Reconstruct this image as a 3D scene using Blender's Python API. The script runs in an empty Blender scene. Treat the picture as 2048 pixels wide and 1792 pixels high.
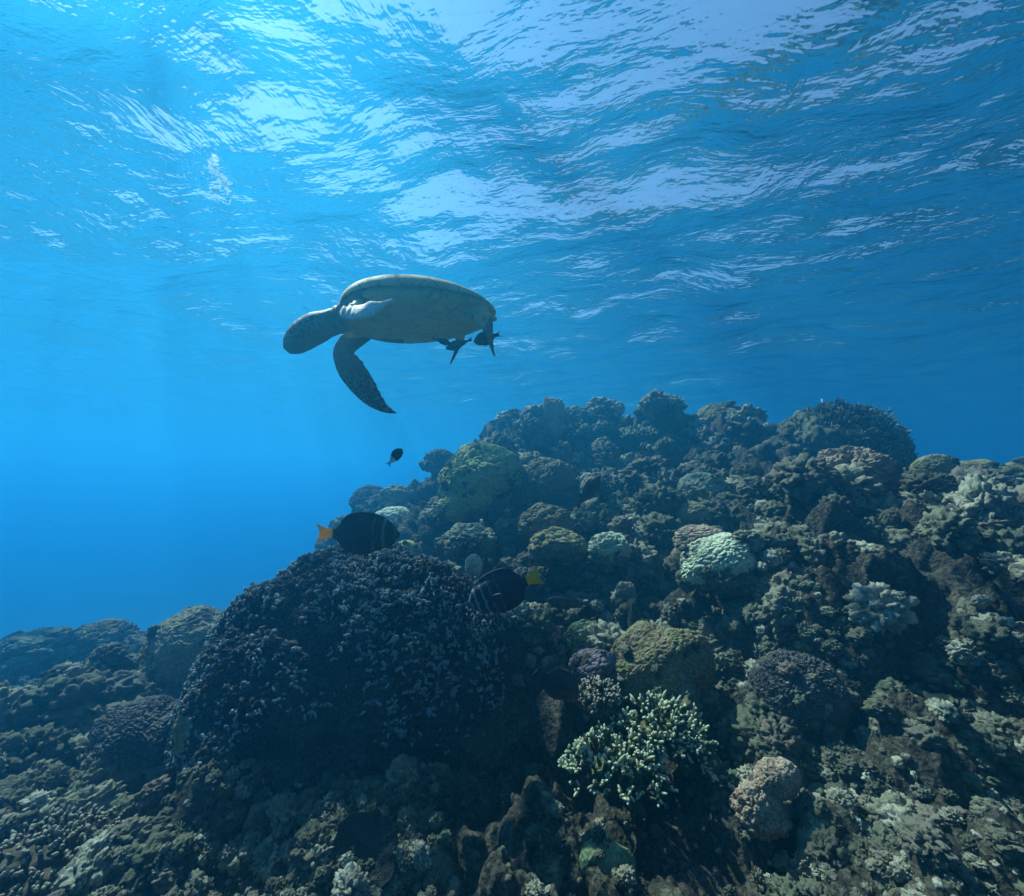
import bpy, math, random
import numpy as np
from mathutils import Vector, Matrix, Euler

R = math.radians
rng = np.random.default_rng(7)
random.seed(7)
C = bpy.context.scene.collection
SC = bpy.context.scene

# ------------------------------------------------------------------ camera
F, CX, CY = 400.0, 512.0, 480.0          # focal length and horizon of the level camera, at 1024 x 896
cam = bpy.data.cameras.new('camera'); camo = bpy.data.objects.new('camera', cam); C.objects.link(camo)
cam.sensor_width = 36; cam.lens = 36 * F / 1024
cam.shift_y = (CY - 448) / 1024
cam.clip_start = 0.02; cam.clip_end = 1000
camo.location = (0, 0, 0); camo.rotation_euler = (R(90), 0, 0)
SC.camera = camo

# ------------------------------------------------------------------ sky, sun, exposure
SUNV = Vector((-0.50, 0.50, 0.88)).normalized()
SUN_STRENGTH, SKY_STRENGTH, EXPOSURE = 5.0, 0.08, 1.0
W = bpy.data.worlds.new("World"); SC.world = W; W.use_nodes = True
wn = W.node_tree; bgn = wn.nodes['Background']
sky = wn.nodes.new('ShaderNodeTexSky'); sky.sky_type = 'NISHITA'; sky.sun_disc = False
sky.dust_density = .2; sky.ozone_density = 4; sky.air_density = 1.2
sky.sun_elevation = math.asin(SUNV.z)
sky.sun_rotation = math.atan2(SUNV.x, SUNV.y)
wn.links.new(sky.outputs[0], bgn.inputs[0]); bgn.inputs[1].default_value = SKY_STRENGTH
sl = bpy.data.lights.new('sun', 'SUN'); sl.energy = SUN_STRENGTH; sl.angle = R(0.5); sl.color = (1.0, 0.95, 0.86)
so = bpy.data.objects.new('sun', sl); C.objects.link(so); so.location = (-20, 12, 40)
so.rotation_euler = SUNV.to_track_quat('Z', 'Y').to_euler()
SC.view_settings.view_transform = 'Standard'; SC.view_settings.look = 'None'
SC.view_settings.exposure = EXPOSURE; SC.view_settings.gamma = 1
cy = SC.cycles
cy.use_denoising = True; cy.max_bounces = 5; cy.diffuse_bounces = 2; cy.glossy_bounces = 3
cy.transmission_bounces = 3; cy.volume_bounces = 2; cy.transparent_max_bounces = 8
cy.use_adaptive_sampling = True; cy.adaptive_threshold = 0.02
cy.sample_clamp_indirect = 4.0

def at(px, py, d):
    """a point of the place from where it stands in the view and how far off it is (metres ahead)"""
    return Vector(((px - CX) / F * d, d, (CY - py) / F * d))

# ------------------------------------------------------------------ numpy noise
def _hash(ix, iy, iz, s):
    h = (ix.astype(np.uint32) * np.uint32(374761393)) ^ (iy.astype(np.uint32) * np.uint32(668265263)) ^ \
        (iz.astype(np.uint32) * np.uint32(2147483647 - 58)) ^ np.uint32((s * 974634777) & 0xffffffff)
    h = (h ^ (h >> np.uint32(13))) * np.uint32(1274126177)
    h = (h ^ (h >> np.uint32(16))) * np.uint32(2246822519)
    return h ^ (h >> np.uint32(15))
def _r01(h): return (h & np.uint32(0xffffff)).astype(np.float32) / np.float32(0xffffff)
def vnoise(p, s=0):
    p = np.asarray(p, np.float32); i = np.floor(p).astype(np.int64); f = p - i
    u = f * f * f * (f * (f * 6 - 15) + 10); out = 0
    for dx in (0, 1):
        for dy in (0, 1):
            for dz in (0, 1):
                w = (u[:, 0] if dx else 1 - u[:, 0]) * (u[:, 1] if dy else 1 - u[:, 1]) * (u[:, 2] if dz else 1 - u[:, 2])
                out = out + w * _r01(_hash(i[:, 0] + dx, i[:, 1] + dy, i[:, 2] + dz, s))
    return out * 2 - 1
def fbm(p, octv=4, s=0, gain=0.5):
    a, o, t = 1.0, 0, 0
    for k in range(octv):
        o = o + a * vnoise(p * (2.03 ** k) + 17.3 * k, s + k); t += a; a *= gain
    return o / t
def vec_noise(p, s=0, octv=2):
    return np.stack([fbm(p, octv, s + 11 * k) for k in range(3)], 1)
def knobs(p, s=0, r=0.75):
    """rounded knobs: a dome over each cell point; 0..1"""
    p = np.asarray(p, np.float32); i = np.floor(p).astype(np.int64); best = np.full(len(p), 9.0, np.float32)
    for dx in (-1, 0, 1):
        for dy in (-1, 0, 1):
            for dz in (-1, 0, 1):
                a, b, c = i[:, 0] + dx, i[:, 1] + dy, i[:, 2] + dz
                d = (a + _r01(_hash(a, b, c, s)) - p[:, 0]) ** 2 + (b + _r01(_hash(a, b, c, s + 1)) - p[:, 1]) ** 2 + \
                    (c + _r01(_hash(a, b, c, s + 2)) - p[:, 2]) ** 2
                np.minimum(best, d, out=best)
    return np.sqrt(np.clip(1 - best / (r * r), 0, 1))

# ------------------------------------------------------------------ mesh helpers
def mesh_from(name, V, faces, smooth=True):
    """faces: (n,4) or (n,3) int array, or a list of such arrays"""
    if not isinstance(faces, list): faces = [faces]
    faces = [np.asarray(f, np.int32) for f in faces if len(f)]
    me = bpy.data.meshes.new(name)
    V = np.asarray(V, np.float32)
    nl = sum(f.size for f in faces); nf = sum(len(f) for f in faces)
    me.vertices.add(len(V)); me.vertices.foreach_set('co', V.ravel())
    me.loops.add(nl); me.polygons.add(nf)
    me.loops.foreach_set('vertex_index', np.concatenate([f.ravel() for f in faces]))
    tot = np.concatenate([np.full(len(f), f.shape[1], np.int32) for f in faces])
    st = np.concatenate([[0], np.cumsum(tot)[:-1]]).astype(np.int32)
    me.polygons.foreach_set('loop_start', st); me.polygons.foreach_set('loop_total', tot)
    me.update(calc_edges=True)
    if smooth: me.polygons.foreach_set('use_smooth', np.ones(nf, bool))
    me.validate()
    return me
def link(name, me, mat=None, parent=None, label=None, cat=None, group=None, kind=None, loc=None):
    o = bpy.data.objects.new(name, me); C.objects.link(o)
    if mat is not None:
        for m in (mat if isinstance(mat, list) else [mat]): me.materials.append(m)
    if parent is not None: o.parent = parent
    if loc is not None: o.location = loc
    if label: o['label'] = label
    if cat: o['category'] = cat
    if group: o['group'] = group
    if kind: o['kind'] = kind
    return o
def set_attr(me, name, vals):
    vals = np.asarray(vals, np.float32)
    if vals.ndim == 1:
        a = me.attributes.new(name, 'FLOAT', 'POINT'); a.data.foreach_set('value', vals)
    else:
        a = me.color_attributes.new(name, 'FLOAT_COLOR', 'POINT')
        c = np.ones((len(vals), 4), np.float32); c[:, :3] = vals[:, :3]; a.data.foreach_set('color', c.ravel())
def grid_faces(nu, nv, wrap_u=False):
    iu = np.arange(nu if wrap_u else nu - 1); jv = np.arange(nv - 1)
    I, J = np.meshgrid(iu, jv, indexing='ij'); I2 = (I + 1) % nu
    return np.stack([I * nv + J, I2 * nv + J, I2 * nv + J + 1, I * nv + J + 1], -1).reshape(-1, 4)
_ico = {}
def ico(n):
    if n not in _ico:
        t = (1 + 5 ** .5) / 2
        V = np.array([(-1, t, 0), (1, t, 0), (-1, -t, 0), (1, -t, 0), (0, -1, t), (0, 1, t), (0, -1, -t), (0, 1, -t),
                      (t, 0, -1), (t, 0, 1), (-t, 0, -1), (-t, 0, 1)], float)
        V /= np.linalg.norm(V, axis=1)[:, None]
        Fc = np.array([(0, 11, 5), (0, 5, 1), (0, 1, 7), (0, 7, 10), (0, 10, 11), (1, 5, 9), (5, 11, 4), (11, 10, 2), (10, 7, 6),
                       (7, 1, 8), (3, 9, 4), (3, 4, 2), (3, 2, 6), (3, 6, 8), (3, 8, 9), (4, 9, 5), (2, 4, 11), (6, 2, 10), (8, 6, 7), (9, 8, 1)])
        for _ in range(n):
            e = np.concatenate([Fc[:, [0, 1]], Fc[:, [1, 2]], Fc[:, [2, 0]]]); e.sort(axis=1)
            ue, inv = np.unique(e, axis=0, return_inverse=True); inv = inv.ravel()
            M = V[ue[:, 0]] + V[ue[:, 1]]; M /= np.linalg.norm(M, axis=1)[:, None]
            m = inv.reshape(3, -1).T + len(V); V = np.concatenate([V, M])
            a, b, c = Fc.T; ab, bc, ca = m.T
            Fc = np.concatenate([np.stack(x, 1) for x in ((a, ab, ca), (b, bc, ab), (c, ca, bc), (ab, bc, ca))])
        _ico[n] = (V.astype(np.float32), Fc.astype(np.int32))
    return _ico[n]
def merge(parts):
    """parts: list of (V, faces(n,k)); gives V and a list of face arrays by side count"""
    Vs, Fs, off = [], {}, 0
    for V, Fc in parts:
        for f in (Fc if isinstance(Fc, list) else [Fc]):
            Fs.setdefault(f.shape[1], []).append(f + off)
        Vs.append(V); off += len(V)
    return np.concatenate(Vs), [np.concatenate(x) for x in Fs.values()]
def rot_to(d, spin=0.0):
    return np.array((Vector(d).to_track_quat('Z', 'Y').to_matrix() @ Matrix.Rotation(spin, 3, 'Z')))
def tube(pts, rad, n=8, flat=1.0):
    """closed tapered tube through pts with a round end"""
    pts = np.asarray(pts, float); rad = np.asarray(rad, float)
    T = np.gradient(pts, axis=0); T /= np.linalg.norm(T, axis=1)[:, None] + 1e-9
    up = np.array([0, 0, 1.]) if abs(T[0][2]) < .9 else np.array([1., 0, 0])
    A = np.cross(T, up); A /= np.linalg.norm(A, axis=1)[:, None] + 1e-9; B = np.cross(T, A)
    th = np.linspace(0, 2 * np.pi, n, endpoint=False)
    V = pts[:, None] + rad[:, None, None] * (np.cos(th)[None, :, None] * A[:, None] + flat * np.sin(th)[None, :, None] * B[:, None])
    m = len(pts); V = V.reshape(-1, 3)
    J, I = np.meshgrid(np.arange(n), np.arange(m - 1)); J2 = (J + 1) % n
    Q = np.stack([I * n + J, I * n + J2, (I + 1) * n + J2, (I + 1) * n + J], -1).reshape(-1, 4)
    V = np.concatenate([V, [pts[0]], [pts[-1] + T[-1] * rad[-1] * .6]])
    k = np.arange(n); k2 = (k + 1) % n
    T1 = np.stack([k2, k, np.full(n, m * n)], 1); T2 = np.stack([(m - 1) * n + k, (m - 1) * n + k2, np.full(n, m * n + 1)], 1)
    return V, [Q, np.concatenate([T1, T2])]

# ------------------------------------------------------------------ materials
def new_mat(name):
    m = bpy.data.materials.new(name); m.use_nodes = True; nt = m.node_tree
    for n in list(nt.nodes): nt.nodes.remove(n)
    return m, nt, nt.nodes.new('ShaderNodeOutputMaterial')
def N(nt, typ, **kw):
    n = nt.nodes.new(typ)
    for k, v in kw.items():
        if k.startswith('i_'):
            key = k[2:]; n.inputs[int(key) if key.isdigit() else key.replace('_', ' ')].default_value = v
        else: setattr(n, k, v)
    return n
def mixc(nt, fac, a, b):
    n = nt.nodes.new('ShaderNodeMix'); n.data_type = 'RGBA'
    for idx, v in ((0, fac), (6, a), (7, b)):
        if isinstance(v, bpy.types.NodeSocket): nt.links.new(v, n.inputs[idx])
        else: n.inputs[idx].default_value = (*v, 1) if isinstance(v, tuple) and len(v) == 3 else v
    return n.outputs[2]
def ramp(nt, src, lo, hi):
    n = nt.nodes.new('ShaderNodeMapRange'); n.interpolation_type = 'SMOOTHSTEP'
    nt.links.new(src, n.inputs[0]); n.inputs[1].default_value = lo; n.inputs[2].default_value = hi
    return n.outputs[0]
def noise(nt, scale, detail=4, rough=.55, coord=None, off=0.0):
    tc = coord or nt.nodes.new('ShaderNodeTexCoord').outputs['Object']
    n = nt.nodes.new('ShaderNodeTexNoise'); n.noise_dimensions = '4D'; n.inputs['W'].default_value = off
    n.inputs['Scale'].default_value = scale; n.inputs['Detail'].default_value = detail; n.inputs['Roughness'].default_value = rough
    nt.links.new(tc, n.inputs['Vector']); return n.outputs[0]
def vor(nt, scale, feature='F1', coord=None):
    tc = coord or nt.nodes.new('ShaderNodeTexCoord').outputs['Object']
    n = nt.nodes.new('ShaderNodeTexVoronoi'); n.feature = feature; n.inputs['Scale'].default_value = scale
    nt.links.new(tc, n.inputs['Vector']); return n.outputs[0]
def bump(nt, h, dist, strength=1.0, prev=None):
    b = nt.nodes.new('ShaderNodeBump'); b.inputs['Distance'].default_value = dist; b.inputs['Strength'].default_value = strength
    nt.links.new(h, b.inputs['Height'])
    if prev: nt.links.new(prev, b.inputs['Normal'])
    return b.outputs[0]
def coral_mat(name, c1, c2, c3=None, scale=6, pore=60, pore_d=.004, c3amt=(.55, .7), crust=None, rough=.85, dead=None):
    """c1/c2 broad mottling, c3 smaller patches, pore: polyp pitting"""
    m, nt, out = new_mat(name)
    col = mixc(nt, ramp(nt, noise(nt, scale, 5, .6), .35, .65), c1, c2)
    if c3: col = mixc(nt, ramp(nt, noise(nt, scale * 2.7, 6, .65, off=3.1), *c3amt), col, c3)
    if crust: col = mixc(nt, ramp(nt, noise(nt, scale * 1.3, 6, .7, off=7.7), .56, .66), col, crust)
    col = mixc(nt, ramp(nt, noise(nt, scale * 16, 4, .7, off=5.5), .40, .75), col, tuple(min(1, x * 1.9 + .03) for x in c2))
    if dead: col = mixc(nt, ramp(nt, noise(nt, scale * .9, 6, .75, off=12.4), .55, .60), col, dead)
    p = vor(nt, pore)
    nrm = bump(nt, noise(nt, pore * .35, 6, .7), pore_d * 3, .9)
    nrm = bump(nt, p, pore_d, .8, nrm)
    bs = N(nt, 'ShaderNodeBsdfPrincipled'); bs.inputs['Roughness'].default_value = rough
    bs.inputs['Specular IOR Level'].default_value = .08
    nt.links.new(col, bs.inputs['Base Color']); nt.links.new(nrm, bs.inputs['Normal'])
    nt.links.new(bs.outputs[0], out.inputs[0])
    return m

# water surface seen from below: Fresnel decides between sky through it and the water mirrored in it
SURF = 3.0
def surface_mat():
    m, nt, out = new_mat('sea_surface')
    tc = nt.nodes.new('ShaderNodeTexCoord').outputs['Object']
    wn_ = nt.nodes.new('ShaderNodeTexNoise'); wn_.inputs['Scale'].default_value = .55; wn_.inputs['Detail'].default_value = 3; nt.links.new(tc, wn_.inputs['Vector'])
    wm = N(nt, 'ShaderNodeVectorMath', operation='MULTIPLY_ADD'); wm.inputs[1].default_value = (.9, .9, 0); nt.links.new(wn_.outputs['Color'], wm.inputs[0]); nt.links.new(tc, wm.inputs[2])
    def rip(rot, sx, sy, scale, det, rg, off):      # ripples drawn out along the direction rot, their crests bent by a slow warp
        mp = N(nt, 'ShaderNodeMapping', vector_type='TEXTURE'); mp.inputs['Rotation'].default_value = (0, 0, R(rot)); mp.inputs['Scale'].default_value = (1 / sx, 1 / sy, 1)
        nt.links.new(wm.outputs[0], mp.inputs[0]); return noise(nt, scale, det, rg, mp.outputs[0], off)
    nr = bump(nt, rip(-10, .50, 1.3, 1.15, 5, .54, 0.), .21, 1)
    nr = bump(nt, rip(72, .60, 1.2, 2.1, 5, .56, 2.), .070, 1, nr)
    nr = bump(nt, rip(-34, .45, 1.6, 5.0, 4, .60, 4.2), .0115, 1, nr)
    nr = bump(nt, rip(58, .5, 1.6, 17, 3, .6, 9.1), .0026, 1, nr)
    fr = N(nt, 'ShaderNodeFresnel'); fr.inputs[0].default_value = 1.333; nt.links.new(nr, fr.inputs['Normal'])
    gl = N(nt, 'ShaderNodeBsdfGlossy'); gl.inputs['Roughness'].default_value = .06; nt.links.new(nr, gl.inputs['Normal'])
    tr = N(nt, 'ShaderNodeBsdfTransparent')
    mx = N(nt, 'ShaderNodeMixShader'); nt.links.new(fr.outputs[0], mx.inputs[0]); nt.links.new(tr.outputs[0], mx.inputs[1]); nt.links.new(gl.outputs[0], mx.inputs[2])
    nt.links.new(mx.outputs[0], out.inputs[0]); return m
def polar(nth, r0, r1, nr, wide=65, back=60):
    """full-circle grid round the camera's foot: fine ahead, coarse behind, finer close by"""
    th = np.concatenate([np.linspace(R(90 + wide), R(90 - wide), nth), np.linspace(R(90 - wide), R(90 - wide) - R(360 - 2 * wide), back + 2)[1:-1]])
    r = r0 * (r1 / r0) ** np.linspace(0, 1, nr)
    TH, RR = np.meshgrid(th, r, indexing='ij')
    return (np.cos(TH) * RR), (np.sin(TH) * RR), len(th), nr
def build_surface():
    X, Y, nt_, nr = polar(520, .25, 170, 420, 62, 80)
    p = np.stack([X.ravel(), Y.ravel(), np.zeros(X.size)], 1)
    def rotp(a, sx, sy):
        c, s = math.cos(R(a)), math.sin(R(a)); q = np.stack([(p[:, 0] * c + p[:, 1] * s) * sx, (-p[:, 0] * s + p[:, 1] * c) * sy, p[:, 2]], 1); return q
    z = .20 * fbm(rotp(-8, .16, .36), 2, 5) + .25 * fbm(rotp(-14, .34, .75), 3, 24) + .11 * fbm(rotp(70, .40, .95), 3, 33) + .02 * fbm(rotp(-50, 1.3, 2.6), 2, 41)
    p[:, 2] = SURF + z
    global WAVE; WAVE = p
    me = mesh_from('sea_surface', p, grid_faces(nt_, nr, True))
    link('water_surface', me, surface_mat(), kind='structure', label='rippled sea surface seen from below')
build_surface()

# the water itself: one closed box of even volume round everything
def build_water_body():
    V = np.array([(x, y, z) for x in (-190, 190) for y in (-190, 190) for z in (-9.5, SURF + .4)], float)
    Fc = np.array([(0, 1, 3, 2), (4, 6, 7, 5), (0, 4, 5, 1), (2, 3, 7, 6), (0, 2, 6, 4), (1, 5, 7, 3)])
    me = mesh_from('haze', V, Fc, False)
    m, nt, out = new_mat('water_haze')
    v = N(nt, 'ShaderNodeVolumePrincipled')
    v.inputs['Density'].default_value = HAZE_D
    v.inputs['Color'].default_value = (*HAZE_C, 1); v.inputs['Absorption Color'].default_value = (*HAZE_A, 1)
    v.inputs['Anisotropy'].default_value = HAZE_G
    nt.links.new(v.outputs[0], out.inputs['Volume'])
    link('haze', me, m, kind='stuff', label='blue sea water that dims and tints things further off')
HAZE_D, HAZE_C, HAZE_A, HAZE_G = .20, (.012, .130, .245), (.24, .565, .80), .58
build_water_body()

# ================================================================== reef ground
def ctrl():
    P = []
    for px, py, d in [
        (0, 896, 1.45), (170, 896, 1.42), (340, 896, 1.38), (512, 896, 1.3), (700, 896, 1.25), (860, 896, 1.15), (1024, 896, 1.05),
        (0, 800, 1.9), (150, 800, 1.8), (300, 830, 1.65), (450, 820, 1.62), (600, 815, 1.6), (760, 800, 1.55), (900, 780, 1.45), (1024, 760, 1.35),
        (0, 735, 2.4), (130, 730, 2.4), (250, 745, 2.1), (560, 725, 2.0), (700, 715, 1.95), (850, 690, 1.8), (1024, 650, 1.75),
        (60, 700, 3.3), (200, 715, 2.8), (540, 655, 2.55), (700, 645, 2.4), (850, 600, 2.3), (1024, 560, 2.35),
        (0, 705, 4.2), (40, 682, 4.3), (100, 672, 4.5), (160, 662, 4.6), (240, 680, 4.3),
        (480, 620, 3.2), (560, 605, 3.1), (680, 575, 3.1), (780, 545, 3.0), (900, 530, 2.9), (1024, 505, 3.0),
        (440, 570, 4.0), (560, 545, 4.0), (680, 515, 3.9), (800, 505, 3.7), (880, 500, 3.6), (930, 506, 3.7), (1024, 498, 3.8), (903, 545, 4.2),
        (310, 590, 5.5), (360, 535, 5.6), (430, 505, 5.5), (560, 478, 5.3), (680, 465, 5.2), (800, 465, 5.0), (870, 495, 4.8),
        (325, 580, 6.2), (360, 532, 6.3), (430, 484, 6.4), (490, 438, 6.4), (545, 428, 6.4), (600, 425, 6.4), (660, 418, 6.3), (710, 424, 6.2),
        (770, 432, 6.0), (830, 442, 5.8), (870, 474, 5.5)]:
        P.append(tuple(at(px, py, d)))
    P += [(5.1, 4.7, -.9), (5.9, 5.6, -1.4), (6.8, 4.9, -.9), (5.4, 7.0, -2), (-4.4, 6.2, -3.0), (-3.6, 5.0, -2.4), (-5.5, 6.5, -3.8), (-7.5, 5, -3), (-3.0, 5.4, -2.6),
          (0, 9.5, -4.5), (4, 9, -3.5), (8, 8, -4), (-8, 9, -6), (-3, 9, -5), (4.6, 1.6, .1), (6, 3.2, .15), (2.2, .1, -.75), (0, -.5, -1.5), (0, .5, -1.45),
          (1, .4, -1.15), (-2, 0, -1.7), (-4, 2, -1.9), (-3, -3, -2.5), (3, -3, -1.5), (-6, 0, -3), (7, 0, -.5), (12, 4, -3), (0, -8, -5),
          (-10, 3, -5), (-10, -6, -6), (10, -6, -4), (0, 14, -8), (12, 14, -8), (-12, 14, -9), (16, 0, -7), (-16, 0, -9), (0, -16, -9)]
    return np.array(P, float)
_P = ctrl(); _c = .25
_K = np.sqrt(((_P[:, None, :2] - _P[None, :, :2]) ** 2).sum(-1) + _c * _c)
_n = len(_P)
_A = np.block([[_K + np.eye(_n) * -.004, np.ones((_n, 1))], [np.ones((1, _n)), np.zeros((1, 1))]])
_w = np.linalg.solve(_A, np.concatenate([_P[:, 2], [0]]))
def H(x, y):
    x = np.atleast_1d(x).astype(float); y = np.atleast_1d(y).astype(float); z = np.full(x.shape, _w[-1])
    for k in range(_n):
        z += _w[k] * np.sqrt((x - _P[k, 0]) ** 2 + (y - _P[k, 1]) ** 2 + _c * _c)
    return np.maximum(z, -10.5)
def seat(px, py, d0=.9):
    """where the line of sight through a point of the view meets the reef"""
    d = np.linspace(d0, 9, 1600); x = (px - CX) / F * d; z = (CY - py) / F * d
    h = H(x, d); k = np.argmax(z < h) if (z < h).any() else 900
    return float(d[k])

def rough_ground(p, n):
    """lumps on lumps, with overhangs"""
    w = vec_noise(p * 1.6, 90, 2) * .16 + vec_noise(p * 6, 95, 2) * .05
    q = p + w
    dist = np.sqrt((p[:, :2] ** 2).sum(1))
    near = np.clip((9 - dist) / 3, 0, 1)
    fa = np.clip((dist - 1.0) / 1.6, .22, 1)
    d = .24 * fa * fbm(q * 1.1, 3, 60) + .10 * fa * (1 - np.abs(fbm(q * 1.9, 3, 63)) * 5).clip(-1, 1) + .28 * fa * knobs(q * 2.3, 61, .78) + .12 * knobs(q * 5.2, 71, .76)
    patch = np.clip(fbm(q * 1.7, 2, 66) * 2.2 + .55, 0, 1)
    d += patch * .065 * knobs(q * 11 + w * 6, 81, .72) + .030 * patch * knobs(q * 25, 85, .74)
    d += near * (.014 * fbm(q * 30, 3, 88))
    out = p + n * (d - .24 * (.45 + .55 * fa))[:, None]
    out += w * .8 * near[:, None]
    out[:, 2] -= .06 * np.clip(fbm(q * 9, 2, 64), 0, 1)
    return out
def build_reef():
    X, Y, a, b = polar(820, .3, 34, 560, 60, 110)
    x, y = X.ravel(), Y.ravel(); e = .04
    z = H(x, y); nx = (H(x - e, y) - H(x + e, y)) / (2 * e); ny = (H(x, y - e) - H(x, y + e)) / (2 * e)
    n = np.stack([nx, ny, np.ones_like(nx)], 1); n /= np.linalg.norm(n, axis=1)[:, None]
    p0 = np.stack([x, y, z], 1)
    p = rough_ground(p0, n)
    me = mesh_from('reef', p, grid_faces(a, b, True))
    link('reef_slope', me, M['reef'], kind='structure', label='rugged coral reef rising to the right')
    return p, n, (a, b)
M = {}
M['reef'] = coral_mat('reef_rock', (.018, .020, .015), (.056, .052, .035), (.075, .052, .050), 3.2, 55, .010, crust=(.17, .18, .12))
RP, RN, RS = build_reef()
xs = np.array([-190, -60, -25, -12, 0, 12, 25, 60, 190.]); GX, GY = np.meshgrid(xs, xs, indexing='ij')
M['sand'] = coral_mat('sand', (.22, .21, .16), (.30, .28, .22), None, 1.5, 30, .004)
link('seabed', mesh_from('seabed', np.stack([GX.ravel(), GY.ravel(), np.full(GX.size, -8.4)], 1), grid_faces(9, 9)), M['sand'], kind='structure', label='sandy sea floor far below')

# ================================================================== corals
def blob(sub, rad, lobes=(0, 2), kn=(0, 3, .75), kn2=(0, 9, .75), rip=(0, 8), seed=0, flat=0.0, ridge=(0, 1), boxy=1.0):
    V, Fc = ico(sub); v = V.astype(float); v = np.sign(v) * np.abs(v) ** boxy
    s = v + seed * 13.7
    r = 1 + lobes[0] * fbm(s * lobes[1], 3, seed)
    if kn[0]: r = r + kn[0] * (knobs(s * kn[1], seed + 3, kn[2]) - .5)
    if kn2[0]: r = r + kn2[0] * knobs((s + .08 * vec_noise(s * 5, seed)) * kn2[1], seed + 5, kn2[2])
    if rip[0]: r = r + rip[0] * fbm(s * rip[1], 4, seed + 8, .6)
    if ridge[0]: r = r + ridge[0] * (1 - np.abs(fbm(s * ridge[1], 3, seed + 2)) * 4).clip(-1, 1)
    p = v * r[:, None]
    if flat: p[:, 2] = np.where(p[:, 2] < -flat, -flat + (p[:, 2] + flat) * .25, p[:, 2])
    return p * np.array(rad), Fc
def place_d(px, py, d): return d if d else seat(px, py)
HEADS = []
def head(name, px, py, rx, ry, mat, label, cat='coral', d=None, sub=6, dy=.8, tilt=0, group=None, back=.35, **kw):
    """a rounded coral colony: centre and half sizes as seen, set into the reef at its own distance"""
    d = place_d(px, py + ry * .5, d)
    r = rx / F * d; rz = ry / F * d
    V, Fc = blob(sub, (r, r * dy, rz), **kw)
    if tilt: V = V @ np.array(Matrix.Rotation(R(tilt), 3, 'Y')).T
    V = V + r * .20 * vec_noise(V / r * .9 + kw.get('seed', 0) * 3.3, 9, 2)
    c = at(px, py, d + back * r); HEADS.append((c, r, r * dy, rz))
    me = mesh_from(name, V, Fc)
    return link(name, me, M[mat], label=label, cat=cat, loc=c, group=group)

def branch_mat(name, body, tip, t0=.55, t1=.95):
    m, nt, out = new_mat(name)
    a = N(nt, 'ShaderNodeAttribute', attribute_name='tip')
    col = mixc(nt, ramp(nt, noise(nt, 9, 4), .35, .65), body, tuple(x * .6 for x in body))
    col = mixc(nt, ramp(nt, a.outputs['Fac'], t0, t1), col, tip)
    bs = N(nt, 'ShaderNodeBsdfPrincipled'); bs.inputs['Roughness'].default_value = .8; bs.inputs['Specular IOR Level'].default_value = .1
    nt.links.new(col, bs.inputs['Base Color']); nt.links.new(bump(nt, vor(nt, 260), .002, .7), bs.inputs['Normal'])
    nt.links.new(bs.outputs[0], out.inputs[0]); return m
def branches(rad, n, ln, th, seed, up=.5, twigs=3, fork=.6, upper=-.15, holes=0.0, sides=6, bulb=1.0):
    """branches growing out of the surface of a low mound of half sizes rad; gives V, faces, tip value"""
    g = np.random.default_rng(seed); parts = []; tips = []
    rad = np.array(rad, float); k = 0; cnt = 0
    while cnt < n and k < n * 8:
        k += 1
        v = g.normal(size=3); v /= np.linalg.norm(v)
        if v[2] < upper: continue
        if holes and vnoise(np.array([v * 2.3 + seed * 3.1]), seed)[0] < -1 + holes * 1.6: continue
        cnt += 1
        p = v * rad * g.uniform(.8, 1.02); nrm = v / rad; nrm /= np.linalg.norm(nrm)
        d = nrm * (1 - up) + np.array([0, 0, up]) + g.normal(size=3) * .22; d /= np.linalg.norm(d)
        L = ln * g.uniform(.6, 1.25); bend = g.normal(size=3) * .18
        def stick(p, d, L, t, b):
            q = np.array([p - d * L * .4, p, p + (d + b * .3) * L * .5, p + (d + b) * L * .85, p + (d + b * 1.2) * L])
            V, Fc = tube(q, np.array([1.1, 1.05, .95, .85 * bulb, .45 * bulb]) * t, sides)
            tips.append(np.concatenate([np.repeat([0, .15, .5, .85, 1.], sides), [0, 1.]])); parts.append((V, Fc))
        stick(p, d, L, th, bend)
        for _ in range(twigs):
            t = g.uniform(.15, .75); q = p + d * L * t; dd = d + g.normal(size=3) * fork; dd[2] += .2; dd /= np.linalg.norm(dd)
            stick(q, dd, L * g.uniform(.35, .6), th * .8, g.normal(size=3) * .15)
    V, Fc = merge(parts)
    return V, Fc, np.concatenate(tips)
def bush(name, px, py, rx, ry, n, ln, th, mat, label, cat='coral', d=None, core='reef', seed=1, dy=.8, back=.2, core_s=.86, group=None, **kw):
    d = place_d(px, py + ry * .5, d); r = rx / F * d; rz = ry / F * d
    V, Fc, tip = branches((r, r * dy, rz), n, ln, th, seed, **kw)
    cV, cF = blob(5, (r * core_s, r * dy * core_s, rz * core_s), (.25, 1.6), (.2, 3, .8), rip=(.1, 9), seed=seed)
    V2, F2 = merge([(cV, cF), (V, Fc)])
    me = mesh_from(name, V2, F2); set_attr(me, 'tip', np.concatenate([np.full(len(cV), 0.), tip]))
    return link(name, me, M[mat], label=label, cat=cat, loc=at(px, py, d + back * r), group=group)
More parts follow.
